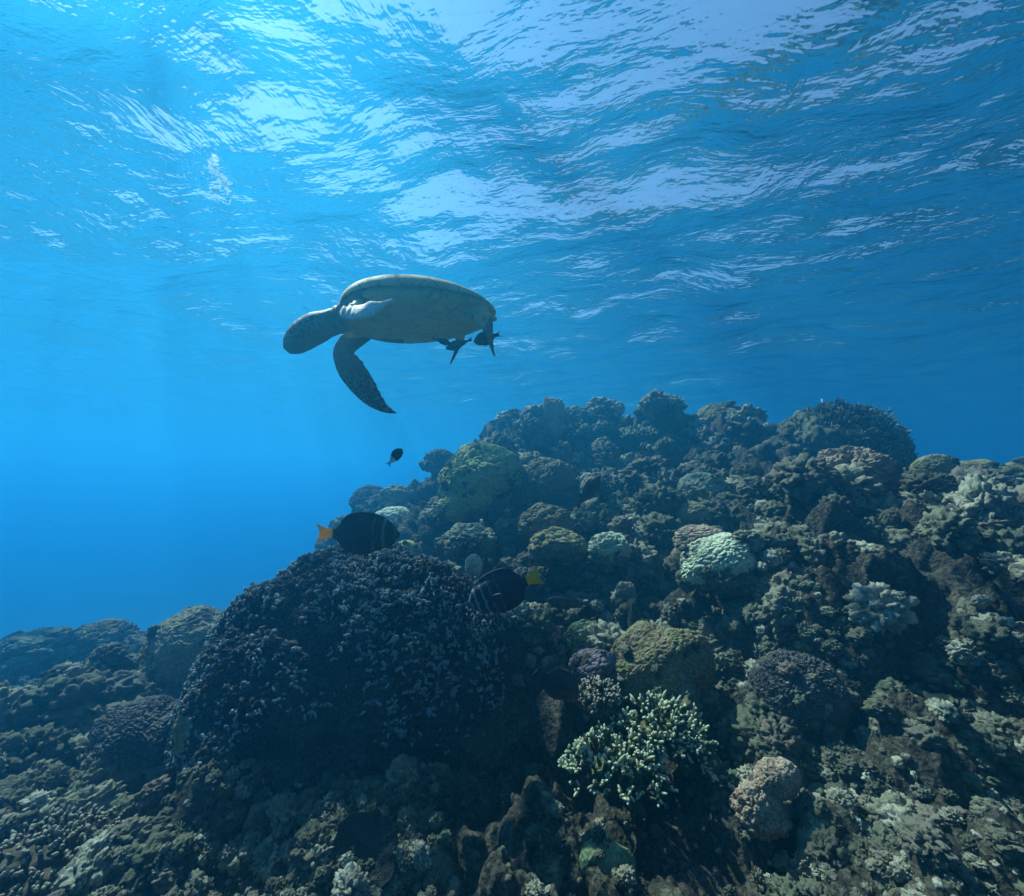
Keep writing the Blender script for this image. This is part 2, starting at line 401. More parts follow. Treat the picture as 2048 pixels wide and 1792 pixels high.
def plate(rad, seed, dish=.25, thick=.012, wav=.12, n=90, m=26, arc=1.0):
    th = np.linspace(0, 2 * np.pi, n, endpoint=False); rr = np.linspace(0.02, 1, m)
    T, Q = np.meshgrid(th, rr, indexing='ij')
    pr = np.stack([np.cos(T).ravel() * 1.3, np.sin(T).ravel() * 1.3, np.full(T.size, seed * 5.)], 1)
    ed = (1 + wav * 1.6 * fbm(pr, 3, seed)).reshape(T.shape)
    x = np.cos(T) * Q * ed; y = np.sin(T) * Q * ed
    z = dish * Q ** 2 + wav * .5 * Q ** 2 * fbm(pr * 2.5, 2, seed + 4).reshape(T.shape)
    top = np.stack([x * rad, y * rad, z * rad], -1).reshape(-1, 3)
    det = fbm(top * 40 + seed, 3, seed) * .006
    top[:, 2] += det
    bot = top.copy(); bot[:, 2] -= thick * (1.3 - .8 * Q.ravel())
    Fc = grid_faces(n, m, True); i = np.arange(n); i2 = (i + 1) % n; a = i * m + m - 1; b = i2 * m + m - 1; o = n * m
    rim = np.stack([a, a + o, b + o, b], 1); a0 = i * m; b0 = i2 * m
    c0 = len(top) * 2
    V = np.concatenate([top, bot, [top[a0].mean(0)], [bot[a0].mean(0)]])
    t1 = np.stack([a0, np.full(n, c0), b0], 1)[:, ::-1]; t2 = np.stack([b0 + o, np.full(n, c0 + 1), a0 + o], 1)[:, ::-1]
    return V, [np.concatenate([Fc[:, ::-1], Fc + o, rim]), np.concatenate([t1, t2])]

M['dome'] = coral_mat('encrusted_dome', (.016, .020, .021), (.042, .048, .047), (.042, .034, .036), 5, 90, .004, crust=(.075, .085, .08))
M['nodule'] = coral_mat('pale_nodules', (.07, .092, .093), (.23, .29, .285), None, 20, 200, .0015)
M['lobed_green'] = coral_mat('green_lobed', (.16, .19, .06), (.26, .29, .11), None, 4, 80, .003, dead=(.055, .055, .035))
M['lobed_brown'] = coral_mat('brown_lobed', (.08, .077, .04), (.14, .125, .07), None, 4, 80, .003, dead=(.055, .055, .035))
M['olive'] = coral_mat('olive_dome', (.13, .12, .055), (.20, .18, .09), None, 3.5, 120, .0025, dead=(.055, .055, .035))
M['boulder'] = coral_mat('tall_boulder', (.11, .11, .075), (.17, .165, .11), None, 3, 110, .003, dead=(.075, .075, .05))
M['grey_green'] = coral_mat('grey_green', (.09, .11, .075), (.16, .185, .13), None, 4, 90, .003, dead=(.055, .055, .035))
M['pale'] = coral_mat('pale_knobbly', (.24, .28, .18), (.38, .43, .29), None, 5, 90, .003, dead=(.055, .055, .035))
M['mossy'] = coral_mat('mossy_mound', (.07, .062, .035), (.17, .145, .08), (.07, .13, .035), 5, 70, .006, c3amt=(.5, .62), dead=(.055, .055, .035))
M['dark_knob'] = coral_mat('dark_knobbly', (.035, .035, .032), (.075, .075, .068), (.08, .062, .072), 6, 90, .003, dead=(.055, .055, .035))
M['maze'] = coral_mat('maze_crests', (.04, .04, .037), (.08, .08, .072), None, 13, 90, .003, crust=(.26, .27, .22))
M['purple'] = coral_mat('purple_knobbly', (.08, .065, .072), (.14, .12, .13), None, 7, 90, .003, dead=(.055, .055, .035))
M['tan'] = coral_mat('tan_rock', (.17, .125, .08), (.29, .23, .165), (.19, .12, .11), 7, 80, .004)
M['smooth'] = coral_mat('smooth_pale', (.30, .28, .20), (.42, .40, .30), None, 3, 150, .001)
M['bright_green'] = coral_mat('bright_green', (.065, .10, .045), (.12, .165, .085), None, 6, 90, .003)
M['staghorn'] = branch_mat('white_tipped', (.11, .12, .055), (.44, .50, .32), .5, .92)
M['fingers'] = branch_mat('brown_fingers', (.11, .095, .06), (.34, .33, .25), .6, .95)
M['thicket'] = branch_mat('olive_thicket', (.13, .14, .085), (.32, .35, .24), .4, .95)
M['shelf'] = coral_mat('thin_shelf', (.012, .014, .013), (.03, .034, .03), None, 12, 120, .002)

# the great dome in the foreground
def build_dome():
    d = 2.25; px, py = 363, 708; c = at(px, py, d + .1); rad = np.array([.85, .66, .90])
    V, Fc = ico(8); v = V.astype(float)
    r = 1 + .09 * fbm(v * 1.5, 3, 201) + .07 * (knobs(v * 3.2 + 9, 203) - .5) + .045 * knobs(v * 9, 207) + .03 * knobs(v * 21, 208) + .017 * knobs(v * 46, 211, .72) + .022 * fbm(v * 26, 4, 209, .65)
    low = np.clip(-(v[:, 2] + .16) / .32, 0, 1)
    r *= 1 - .36 * low * low * (3 - 2 * low)                                   # the undercut foot
    p = v * r[:, None] * rad
    p[:, 0] *= 1 - .03 * v[:, 2]
    root = link('dome_coral', mesh_from('dome_coral', p, Fc), M['dome'], loc=c,
                label='huge dark dome-shaped coral in the foreground covered with tufts of pale nodules', cat='coral')
    # tufts of nodules
    g = np.random.default_rng(5); iv, iF = ico(1); parts = []
    front = (v[:, 1] < .55) & (v[:, 2] > -.5)
    dens = fbm(v * 4.5, 3, 222) * 1.6 + .5 * v[:, 2] + .25
    idx = np.where(front)[0]; w = np.clip(dens[idx] + .12, .02, 1) ** 1.3 * (r[idx] > np.median(r[idx]) - .02 * (g.random(len(idx)) > .6)); w /= w.sum()
    for k in g.choice(idx, 4000, replace=True, p=w):     # each tuft is a little ruffle of joined knobs
        nr = v[k] / rad; nr /= np.linalg.norm(nr)
        a = np.cross(nr, [0, 0, 1.]); a /= np.linalg.norm(a) + 1e-6; b = np.cross(a, nr)
        gd = nr * .7 + np.array([-.1, 0, .8]); gd /= np.linalg.norm(gd)
        s0 = g.uniform(.0024, .0064); an = g.uniform(-.9, .9) + (math.pi if g.random() < .5 else 0); o = np.zeros(2); q0 = p[k] + gd * s0
        for _ in range(int(g.integers(2, 7))):
            s = s0 * g.uniform(.7, 1.25); an += g.normal() * .55; o = o + np.array([math.cos(an), .7 * math.sin(an)]) * s0 * 1.25
            q = q0 + a * o[0] + b * o[1] + gd * s0 * g.uniform(-.4, 1.3) - nr * (o @ o) * .6
            sc = s * np.array([1, 1, 1.25]) * g.uniform(.8, 1.25, 3)
            parts.append((iv @ rot_to(gd + g.normal(size=3) * .25, g.uniform(0, 6)).T * sc + q, iF))
    V2, F2 = merge(parts)
    link('nodules', mesh_from('nodules', V2, F2), M['nodule'], root)
    # thin shelves growing out of its lower flank
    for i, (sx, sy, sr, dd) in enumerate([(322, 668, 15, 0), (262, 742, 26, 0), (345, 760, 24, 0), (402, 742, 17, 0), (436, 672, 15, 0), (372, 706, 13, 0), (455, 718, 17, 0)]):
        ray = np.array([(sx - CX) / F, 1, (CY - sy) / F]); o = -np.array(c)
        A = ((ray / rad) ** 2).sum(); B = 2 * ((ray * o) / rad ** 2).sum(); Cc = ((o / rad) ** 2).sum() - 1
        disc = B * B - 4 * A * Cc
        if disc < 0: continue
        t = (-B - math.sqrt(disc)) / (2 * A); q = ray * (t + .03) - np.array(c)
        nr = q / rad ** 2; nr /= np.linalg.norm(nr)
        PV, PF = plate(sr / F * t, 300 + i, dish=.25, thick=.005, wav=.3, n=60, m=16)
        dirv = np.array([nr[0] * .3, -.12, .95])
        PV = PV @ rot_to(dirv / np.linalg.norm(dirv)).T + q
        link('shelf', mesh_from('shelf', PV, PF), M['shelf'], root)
build_dome()

head('boulder_coral', 196, 662, 50, 58, 'boulder', 'tall smooth grey-green boulder coral standing just left of the great dark dome', d=2.95, sub=7,
     lobes=(.16, 1.2), rip=(.035, 9), seed=11, kn2=(.02, 14, .7))
head('boulder_coral', 128, 707, 23, 20, 'olive', 'small smooth round coral in front of the tall grey-green boulder coral', d=2.55, seed=12, lobes=(.06, 1.5), rip=(.012, 12))
head('lobed_coral', 38, 660, 40, 27, 'grey_green', 'bushy grey-green coral head at the far left end of the reef crest', d=4.0, seed=13, kn=(.25, 3.5, .8), kn2=(.12, 10, .75), rip=(.08, 9))
head('lobed_coral', 100, 648, 34, 20, 'lobed_brown', 'low knobbly brown coral head on the left reef crest', d=4.3, seed=14, kn=(.25, 3, .8), kn2=(.14, 9, .75), rip=(.08, 9))
head('knobbly_coral', 96, 690, 30, 22, 'grey_green', 'rounded grey-green coral under the left reef crest', d=3.4, seed=15, kn=(.2, 3, .8), kn2=(.1, 11, .75))
head('knobbly_coral', 142, 738, 44, 32, 'dark_knob', 'dark mound with a knobbly pale top in the lower left', d=2.05, sub=7, seed=16, kn=(.12, 3, .8), kn2=(.09, 14, .75), rip=(.03, 20))
head('ridged_coral', 208, 725, 26, 40, 'olive', 'fluted yellowish coral lobes pressed against the lower left of the great dome', d=1.83, sub=6, seed=17, kn=(.2, 2.2, .8), kn2=(.05, 9, .75), back=.6)
bush('table_coral', 48, 872, 66, 36, 420, .030, .0075, 'fingers', 'broad table coral of short pale fingers in the bottom left corner', d=1.40, seed=18, dy=.9, up=.45, twigs=1, upper=.02, core_s=.93)
head('boulder_coral', 480, 482, 43, 37, 'lobed_green', 'largest yellow-green lobed boulder coral on the middle slope', d=4.5, sub=7, seed=21, lobes=(.14, 1.3), kn2=(.085, 6.5, .8), rip=(.02, 14))
head('boulder_coral', 521, 474, 11, 9, 'olive', 'tiny brown-yellow coral between the two larger lobed boulders', d=4.7, sub=5, seed=22, kn2=(.06, 5, .8))
head('boulder_coral', 549, 482, 24, 25, 'lobed_brown', 'brownish lobed boulder coral right of the yellow-green one', d=4.6, sub=6, seed=23, lobes=(.12, 1.3), kn2=(.10, 6, .8), rip=(.02, 14))
head('boulder_coral', 455, 507, 17, 14, 'lobed_green', 'small grooved coral just below the large yellow-green boulder', d=4.3, sub=6, seed=24, kn2=(.12, 7, .8))
head('coral_pillar', 552, 421, 10, 20, 'tan', 'upright blunt coral pillar standing on the reef crest', d=5.9, sub=6, seed=25, lobes=(.16, 2), kn=(.14, 2.6, .8), kn2=(.10, 7, .8), rip=(.09, 7), dy=1, boxy=.55)
head('rocky_coral', 511, 440, 26, 18, 'dark_knob', 'craggy dark coral head on the crest left of the pillar', d=6.2, sub=6, seed=26, lobes=(.2, 1.6), kn=(.2, 3, .8), kn2=(.1, 8, .8), rip=(.1, 8))
head('rocky_coral', 440, 462, 16, 12, 'dark_knob', 'small dark knob on the crest left of the yellow-green boulder', d=6.1, sub=5, seed=27, kn=(.2, 3, .8), rip=(.12, 7))
head('rocky_coral', 372, 502, 18, 14, 'dark_knob', 'dark rounded coral at the left foot of the far crest', d=5.9, sub=6, seed=28, kn=(.22, 3, .8), kn2=(.12, 10, .8))
head('lobed_coral', 398, 500, 17, 14, 'grey_green', 'pale grey-green lobed coral on the left flank of the far slope', d=5.4, sub=6, seed=29, kn=(.2, 2.5, .8), kn2=(.09, 6, .8))
head('lobed_coral', 393, 521, 22, 12, 'pale', 'flattened pale coral beneath the grey-green lobed one on the far left flank', d=5.0, sub=6, seed=30, kn2=(.12, 6, .8))
head('boulder_coral', 408, 553, 15, 15, 'lobed_green', 'small yellow-green mound just behind the top of the great dome', d=3.4, sub=5, seed=31, rip=(.03, 9))
head('egg_coral', 474, 566, 8.5, 13, 'smooth', 'smooth pale egg-shaped lump beside the striped fish with yellow tail', d=2.6, sub=5, seed=32, lobes=(.03, 1), rip=(.004, 20), dy=.9)
head('knobbly_coral', 596, 421, 24, 14, 'dark_knob', 'low rounded coral on the crest right of the pillar', d=6.2, sub=6, seed=33, kn=(.15, 3, .8), kn2=(.1, 9, .8))
bush('bushy_coral', 662, 408, 21, 11, 420, .05, .014, 'thicket', 'bushy dark coral head topping the middle of the crest', d=6.1, seed=34, up=.4, twigs=2)
head('boulder_coral', 717, 421, 20, 17, 'olive', 'smooth olive dome coral with a pale ledge on the crest', d=5.9, sub=6, seed=35, lobes=(.08, 1.5), kn2=(.05, 5, .8), rip=(.015, 12))
bush('branching_thicket', 836, 455, 60, 50, 2600, .075, .0095, 'thicket', 'great olive thicket of fine branches at the right end of the far crest', d=5.2, seed=36, up=.25, twigs=3, upper=-.6, core_s=.93, dy=.75)
bush('branching_thicket', 888, 468, 20, 26, 420, .08, .0095, 'thicket', 'small dark branching clump at the right foot of the great thicket', d=5.0, seed=37, up=.15, twigs=3, upper=-.7, core_s=.93, dy=.75)
head('boulder_coral', 702, 492, 22, 20, 'grey_green', 'pale green lumpy coral left of the grooved brown one on the near ridge', d=3.7, sub=6, seed=38, lobes=(.12, 1.5), kn2=(.10, 5.5, .8))
head('boulder_coral', 692, 517, 18, 15, 'olive', 'yellow-olive lobed coral below the pale green lumpy one', d=3.45, sub=6, seed=39, lobes=(.16, 1.5), kn2=(.08, 5, .8))
head('boulder_coral', 790, 475, 18, 15, 'olive', 'smooth olive round coral in the middle of the near ridge', d=3.5, sub=6, seed=40, lobes=(.05, 1.5), kn2=(.03, 5, .8), rip=(.01, 12))
head('boulder_coral', 746, 474, 14, 11, 'lobed_brown', 'rounded brown coral top left of the smooth olive one on the near ridge', d=3.8, sub=6, seed=41, kn=(.12, 3, .8), kn2=(.07, 6, .8))
head('knobbly_coral', 852, 473, 30, 22, 'tan', 'knobbly pinkish-tan coral head on the highest point of the near ridge', d=3.35, sub=7, seed=42, kn=(.35, 3.4, .8), kn2=(.12, 9, .8), rip=(.05, 12))
head('boulder_coral', 935, 468, 19, 13, 'olive', 'first of the three olive domes along the right skyline', d=3.5, sub=6, seed=43, lobes=(.06, 1.5), kn2=(.06, 6, .8))
head('boulder_coral', 975, 472, 19, 12, 'olive', 'middle and lowest of the three olive domes along the right skyline', d=3.5, sub=6, seed=44, lobes=(.06, 1.5), kn2=(.05, 6, .8))
head('boulder_coral', 1018, 476, 18, 14, 'olive', 'olive dome cut by the right edge of the picture on the skyline', d=3.7, sub=6, seed=45, lobes=(.06, 1.5), kn2=(.05, 6, .8))
head('knobbly_coral', 716, 562, 38, 27, 'pale', 'bright pale-green knobbly plate coral catching the sun on the right slope', d=2.5, sub=7, seed=46, lobes=(.16, 1.3), kn2=(.11, 8.5, .78), rip=(.02, 16), flat=.45, tilt=-14)
head('knobbly_coral', 700, 538, 22, 12, 'tan', 'pale knobbly crust above the bright pale-green plate coral', d=2.75, sub=6, seed=47, kn=(.2, 3, .8), kn2=(.16, 8, .78))
head('brain_coral', 682, 556, 9, 9, 'tan', 'small honeycombed round coral at the left edge of the bright pale-green plate coral', d=2.75, sub=5, seed=48, kn2=(.12, 10, .7))
head('mossy_mound', 662, 668, 50, 43, 'mossy', 'big brown mound with green algae patches right of centre', d=2.0, sub=7, seed=49, lobes=(.10, 1.4), kn2=(.035, 12, .75), rip=(.05, 8))
head('maze_coral', 797, 698, 44, 42, 'maze', 'round dark coral head with pale maze-like crests in the right foreground', d=1.75, sub=7, seed=50, lobes=(.06, 1.3), kn2=(.045, 15, .62), ridge=(.035, 6.5), rip=(.02, 30))
head('lobed_coral', 586, 640, 18, 17, 'bright_green', 'bright green lobed coral above the dark purple knobs', d=2.35, sub=6, seed=51, kn=(.2, 2.6, .8), kn2=(.1, 7, .78))
head('knobbly_coral', 594, 668, 22, 17, 'purple', 'dark purple knobbly coral left of the big brown mound', d=2.1, sub=6, seed=52, kn=(.22, 3.5, .8), kn2=(.1, 10, .78))
bush('staghorn_coral', 662, 733, 40, 24, 95, .05, .0078, 'staghorn', 'upper part of the white-tipped staghorn coral in the centre foreground', d=1.72, seed=53, up=.45, twigs=4, upper=-.1, holes=.35, core_s=.55, fork=.7)
bush('staghorn_coral', 614, 772, 48, 26, 130, .05, .0078, 'staghorn', 'lower left part of the white-tipped staghorn coral in the centre foreground', d=1.60, seed=54, up=.42, twigs=4, upper=-.1, holes=.35, core_s=.55, fork=.7)
bush('staghorn_coral', 690, 762, 20, 30, 50, .045, .0065, 'staghorn', 'right and darkest clump of the white-tipped staghorn coral', d=1.66, seed=55, up=.42, twigs=3, upper=-.1, holes=.2, core_s=.5, fork=.7)
bush('finger_coral', 598, 702, 24, 15, 120, .032, .0068, 'fingers', 'brown stubby finger coral behind the white-tipped staghorn', d=1.88, seed=56, up=.6, twigs=2, upper=.0, core_s=.8)
head('knobbly_coral', 778, 778, 19, 17, 'tan', 'pale pitted knob standing up in the lower right', d=1.45, sub=6, seed=57, lobes=(.18, 1.6), kn2=(.09, 6, .78), rip=(.05, 9))
head('knobbly_coral', 760, 808, 22, 22, 'tan', 'rough tan rock propping up the pale pitted knob', d=1.45, sub=6, seed=58, kn=(.25, 3, .8), kn2=(.14, 7, .78), rip=(.07, 9))
head('boulder_coral', 828, 848, 31, 36, 'grey_green', 'smooth grey-green oval boulder in the bottom right', d=1.36, sub=6, seed=59, lobes=(.07, 1.3), rip=(.02, 10), tilt=-20)
head('boulder_coral', 846, 806, 42, 26, 'grey_green', 'wider dim boulder behind the smooth grey-green oval one', d=1.5, sub=6, seed=60, lobes=(.1, 1.5), rip=(.035, 10), tilt=14)
head('boulder_coral', 602, 872, 30, 34, 'bright_green', 'smooth green mound with a dimpled pale top at the bottom edge', d=1.28, sub=6, seed=61, lobes=(.16, 1.5), rip=(.02, 10))
bush('cauliflower_coral', 620, 489, 18, 11, 150, .05, .017, 'fingers', 'cauliflower-like coral below the crest, in the middle of the slope', d=4.5, seed=62, up=.45, twigs=2, core_s=.9)
head('lobed_coral', 545, 523, 24, 16, 'lobed_brown', 'clustered brown-green lobed coral in the centre of the slope', d=3.7, sub=6, seed=63, kn=(.35, 3.4, .82), kn2=(.1, 9, .78))
head('lobed_coral', 558, 545, 24, 13, 'olive', 'olive cluster of round lobes above the shaded hollow', d=3.3, sub=6, seed=64, kn=(.35, 3.6, .82), kn2=(.08, 9, .78))
head('knobbly_coral', 470, 540, 24, 14, 'grey_green', 'grey-green knobbly coral shelf left of the shaded hollow', d=3.5, sub=6, seed=65, kn=(.25, 3, .8), kn2=(.15, 8, .78))
head('knobbly_coral', 610, 548, 18, 15, 'pale', 'small pale-topped coral knob right of the olive cluster', d=3.2, sub=6, seed=66, kn=(.22, 3, .8), kn2=(.12, 7, .78))
bush('cauliflower_coral', 640, 437, 17, 9, 120, .05, .016, 'thicket', 'little domed bush coral just under the middle of the crest', d=5.6, seed=67, up=.4, twigs=2, core_s=.9)
head('knobbly_coral', 905, 560, 30, 22, 'tan', 'rough tan coral outcrop on the right slope', d=2.55, sub=7, seed=68, kn=(.4, 3, .8), kn2=(.16, 8, .78), rip=(.06, 10))
head('knobbly_coral', 800, 575, 26, 17, 'tan', 'yellowish rough coral right of the bright pale-green plate', d=2.5, sub=6, seed=69, kn=(.45, 3, .8), kn2=(.16, 8, .78), rip=(.08, 10))
def disc(px, py, r, d, mat, label, seed, face=(0.05, -.75, .66), dish=.25):
    V, Fc = plate(r / F * d, seed, dish, thick=.008, wav=.16)
    V = V @ rot_to(Vector(face).normalized()).T
    link('plate_coral', mesh_from('plate_coral', V, Fc), M[mat], label=label, cat='coral', loc=at(px, py, d))
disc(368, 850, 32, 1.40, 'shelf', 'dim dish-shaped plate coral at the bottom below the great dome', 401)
# ---------------------------------------------------------------- uncountable crust of knobs, stubs and lobes
def build_rubble():
    g = np.random.default_rng(77); var = []; small = []
    iv, iF = ico(2); iv1, iF1 = ico(1)
    for k in range(4):       # lobe clusters
        parts = []
        for _ in range(g.integers(6, 10)):
            v = g.normal(size=3); v[2] = abs(v[2]); v /= np.linalg.norm(v); q = g.uniform(.2, .42)
            V = iv * q * g.uniform(.8, 1.25, 3); V = V * (1 + .5 * fbm(V * 6 + k * 9, 2, k)[:, None]) + v * g.uniform(.3, .75)
            parts.append((V, iF))
        var.append(merge(parts))
    for k in range(20):      # knuckled, knobbly lumps; the last few finer for the big ones
        sub = 3 if k < 13 else 4
        V, Fc = blob(sub, (1, 1, .85), (.40, 1.9), (.60, 2.9, .72), (.34, 7.5, .72), (.12, 9), seed=500 + k, ridge=(.08, 2.3))
        V = V + .12 * vec_noise(V * 2.2 + k, 540 + k, 2); var.append((V, [Fc]))
    for k in range(10):      # tiny knobs
        V, Fc = blob(2, (1, 1, .9), (.45, 1.7), (.8, 2.4, .75), seed=560 + k); small.append((V, [Fc]))
    for k in range(7):       # stubby fingers
        V, Fc, _ = branches((.5, .5, .35), 12, .5, .12, 600 + k, up=.4, twigs=1, upper=.05, sides=6); var.append((V, Fc))
    a, b = RS; near = 820
    P = RP.reshape(a, b, 3)[:near]; Nn = RN.reshape(a, b, 3)[:near]
    parts = []; tint = []
    cl = fbm(P.reshape(-1, 3) * 1.4, 2, 700).reshape(P.shape[:2])
    cnt = 0
    while cnt < 16500:
        i = g.integers(0, near); j = int(g.uniform(.265, .70) * b)
        if cl[i, j] < g.uniform(-.38, .25): continue
        p = P[i, j]; n = Nn[i, j]; dist = np.linalg.norm(p[:2])
        if dist > 8.5: continue
        tiny = g.random() < .6
        s = (g.uniform(.004, .010) if tiny else g.uniform(.008, .023)) * min(3.0, max(.9, dist - .6)) ** .95 * (2.2 if g.random() < .10 * min(1, dist / 4) else 1)
        V, Fc = small[g.integers(0, 10)] if tiny else (var[g.integers(17, 24)] if s / dist > .022 else var[g.integers(0, len(var))])
        d = n * .6 + np.array([-.1, -.1, .7]) + g.normal(size=3) * .25; d /= np.linalg.norm(d)
        sc = s * g.uniform(.75, 1.35, 3)
        parts.append(((V * sc) @ rot_to(d, g.uniform(0, 6.3)).T + p + n * s * g.uniform(-.1, .4), Fc)); tint.append(np.full(len(V), g.random())); cnt += 1
    for (c, r, ry_, rz) in [h for h in HEADS if h[1] > .07]:          # overgrowth at the foot of the coral heads
        for _ in range(int(26 if r > .12 else 14)):
            an = g.uniform(-math.pi, math.pi); lo = g.uniform(-.85, .05) if g.random() < .8 else g.uniform(0, .9)
            v = np.array([math.cos(an) * math.sqrt(1 - lo * lo), math.sin(an) * math.sqrt(1 - lo * lo), lo])
            q = np.array(c) + v * np.array([r, ry_, rz]); k_ = g.uniform(.08, .20) * r * (1.4 if lo < -.3 else .6)
            V, Fc = var[g.integers(4, 17)]; d = v * .6 + np.array([0, 0, .7]); d /= np.linalg.norm(d)
            parts.append(((V * k_ * g.uniform(.75, 1.35, 3)) @ rot_to(d, g.uniform(0, 6.3)).T + q, Fc)); tint.append(np.full(len(V), g.random() * .8))
    V, Fc = merge(parts); me = mesh_from('coral_crust', V, Fc); set_attr(me, 'tint', np.concatenate(tint))
    m, nt, out = new_mat('coral_crust')
    at_ = N(nt, 'ShaderNodeAttribute', attribute_name='tint')
    cr = N(nt, 'ShaderNodeValToRGB'); el = cr.color_ramp.elements
    el[0].position = 0; el[0].color = (.055, .06, .042, 1); el[1].position = 1; el[1].color = (.42, .43, .33, 1)
    for pos, c in ((.2, (.09, .095, .062)), (.38, (.10, .125, .075)), (.52, (.17, .135, .115)), (.66, (.20, .20, .13)), (.84, (.30, .30, .22))):
        e = el.new(pos); e.color = (*c, 1)
    nt.links.new(at_.outputs['Fac'], cr.inputs[0])
    col = mixc(nt, ramp(nt, noise(nt, 14, 5, .7), .35, .7), cr.outputs[0], (.12, .125, .085))
    bs = N(nt, 'ShaderNodeBsdfPrincipled'); bs.inputs['Roughness'].default_value = .85; bs.inputs['Specular IOR Level'].default_value = .1
    nt.links.new(col, bs.inputs['Base Color'])
    nt.links.new(bump(nt, vor(nt, 120), .003, .8, bump(nt, noise(nt, 40, 5, .7), .012, .8)), bs.inputs['Normal'])
    nt.links.new(bs.outputs[0], out.inputs[0])
    link('coral_crust', me, m, kind='stuff', label='crust of small coral knobs, stubs and lobes all over the reef')
build_rubble()

# ================================================================== the turtle
def remesh(V, Fc, vox, smooth=4):
    me = mesh_from('tmp', V, Fc); o = bpy.data.objects.new('tmp', me); C.objects.link(o)
    r = o.modifiers.new('r', 'REMESH'); r.mode = 'VOXEL'; r.voxel_size = vox; r.use_smooth_shade = True
    sm = o.modifiers.new('s', 'SMOOTH'); sm.iterations = smooth; sm.factor = .5
    dg = bpy.context.evaluated_depsgraph_get(); out = bpy.data.meshes.new_from_object(o.evaluated_get(dg))
    bpy.data.objects.remove(o); bpy.data.meshes.remove(me)
    n = len(out.vertices); co = np.empty(n * 3, np.float32); out.vertices.foreach_get('co', co)
    return out, co.reshape(-1, 3)
def interp(x, xs, ys): return np.interp(x, xs, ys)
def spline(P, n):
    """smooth curve through rows of P"""
    P = np.asarray(P, float); t = np.linspace(0, len(P) - 1, n); i = np.clip(np.floor(t).astype(int), 0, len(P) - 2); f = (t - i)[:, None]
    Q = np.concatenate([[2 * P[0] - P[1]], P, [2 * P[-1] - P[-2]]]); a, b, c, d = Q[i], Q[i + 1], Q[i + 2], Q[i + 3]
    return .5 * (2 * b + (c - a) * f + (2 * a - 5 * b + 4 * c - d) * f ** 2 + (3 * b - a - 3 * c + d) * f ** 3)
def ell_loft(K, n=40, m=24):
    """K rows: x y z  wide  thick  and the direction of the wide axis (3)"""
    S = spline(K, n); c = S[:, :3]; T = np.gradient(c, axis=0); T /= np.linalg.norm(T, axis=1)[:, None]
    A = S[:, 5:8]; A = A - (A * T).sum(1)[:, None] * T; A /= np.linalg.norm(A, axis=1)[:, None]; B = np.cross(T, A)
    th = np.linspace(0, 2 * np.pi, m, endpoint=False)
    V = c[:, None] + np.maximum(S[:, 3], .002)[:, None, None] * np.cos(th)[None, :, None] * A[:, None] + np.maximum(S[:, 4], .002)[:, None, None] * np.sin(th)[None, :, None] * B[:, None]
    V = V.reshape(-1, 3); J, I = np.meshgrid(np.arange(m), np.arange(n - 1)); J2 = (J + 1) % m
    Q = np.stack([I * m + J, I * m + J2, (I + 1) * m + J2, (I + 1) * m + J], -1).reshape(-1, 4)
    k = np.arange(m); k2 = (k + 1) % m; V = np.concatenate([V, c[:1], c[-1:]])
    return V, [Q, np.stack([k2, k, np.full(m, n * m)], 1), np.stack([(n - 1) * m + k, (n - 1) * m + k2, np.full(m, n * m + 1)], 1)]
SX = np.array([-.55, -.53, -.49, -.42, -.30, -.12, .05, .2, .32, .42, .49, .52])
SW = np.array([.02, .10, .165, .225, .295, .36, .385, .38, .34, .26, .15, .02])
def shell_grid(zf, nu=70, nv=64, scale=1.0):
    u = np.sin(np.linspace(-np.pi / 2, np.pi / 2, nu)) ; x = -.015 + .535 * u; w = interp(x, SX, SW) * scale
    k = np.ones(5) / 5; w[3:-3] = np.convolve(w, k, 'same')[3:-3]
    t = np.linspace(-1, 1, nv); X = np.repeat(x[:, None], nv, 1); Y = w[:, None] * np.sin(t * np.pi / 2)[None]
    Z = zf(X, Y, w[:, None]); return X, Y, Z
def plate_solid(ztop, zbot, scale=1.0):
    X, Y, Z = shell_grid(ztop, scale=scale); X2, Y2, Z2 = shell_grid(zbot, scale=scale); nu, nv = X.shape
    Vt = np.stack([X, Y, Z], -1).reshape(-1, 3); Vb = np.stack([X2, Y2, Z2], -1).reshape(-1, 3)
    Fc = grid_faces(nu, nv); o = nu * nv; Q = [Fc, Fc[:, ::-1] + o]
    i = np.arange(nu - 1) * nv; Q.append(np.stack([i, i + o, i + nv + o, i + nv], 1)); i = i + nv - 1; Q.append(np.stack([i, i + nv, i + nv + o, i + o], 1))
    j = np.arange(nv - 1); Q.append(np.stack([j, j + 1, j + 1 + o, j + o], 1)); j = j + (nu - 1) * nv; Q.append(np.stack([j, j + o, j + 1 + o, j + 1], 1))
    return np.concatenate([Vt, Vb]), [np.concatenate(Q)]
TK = .76
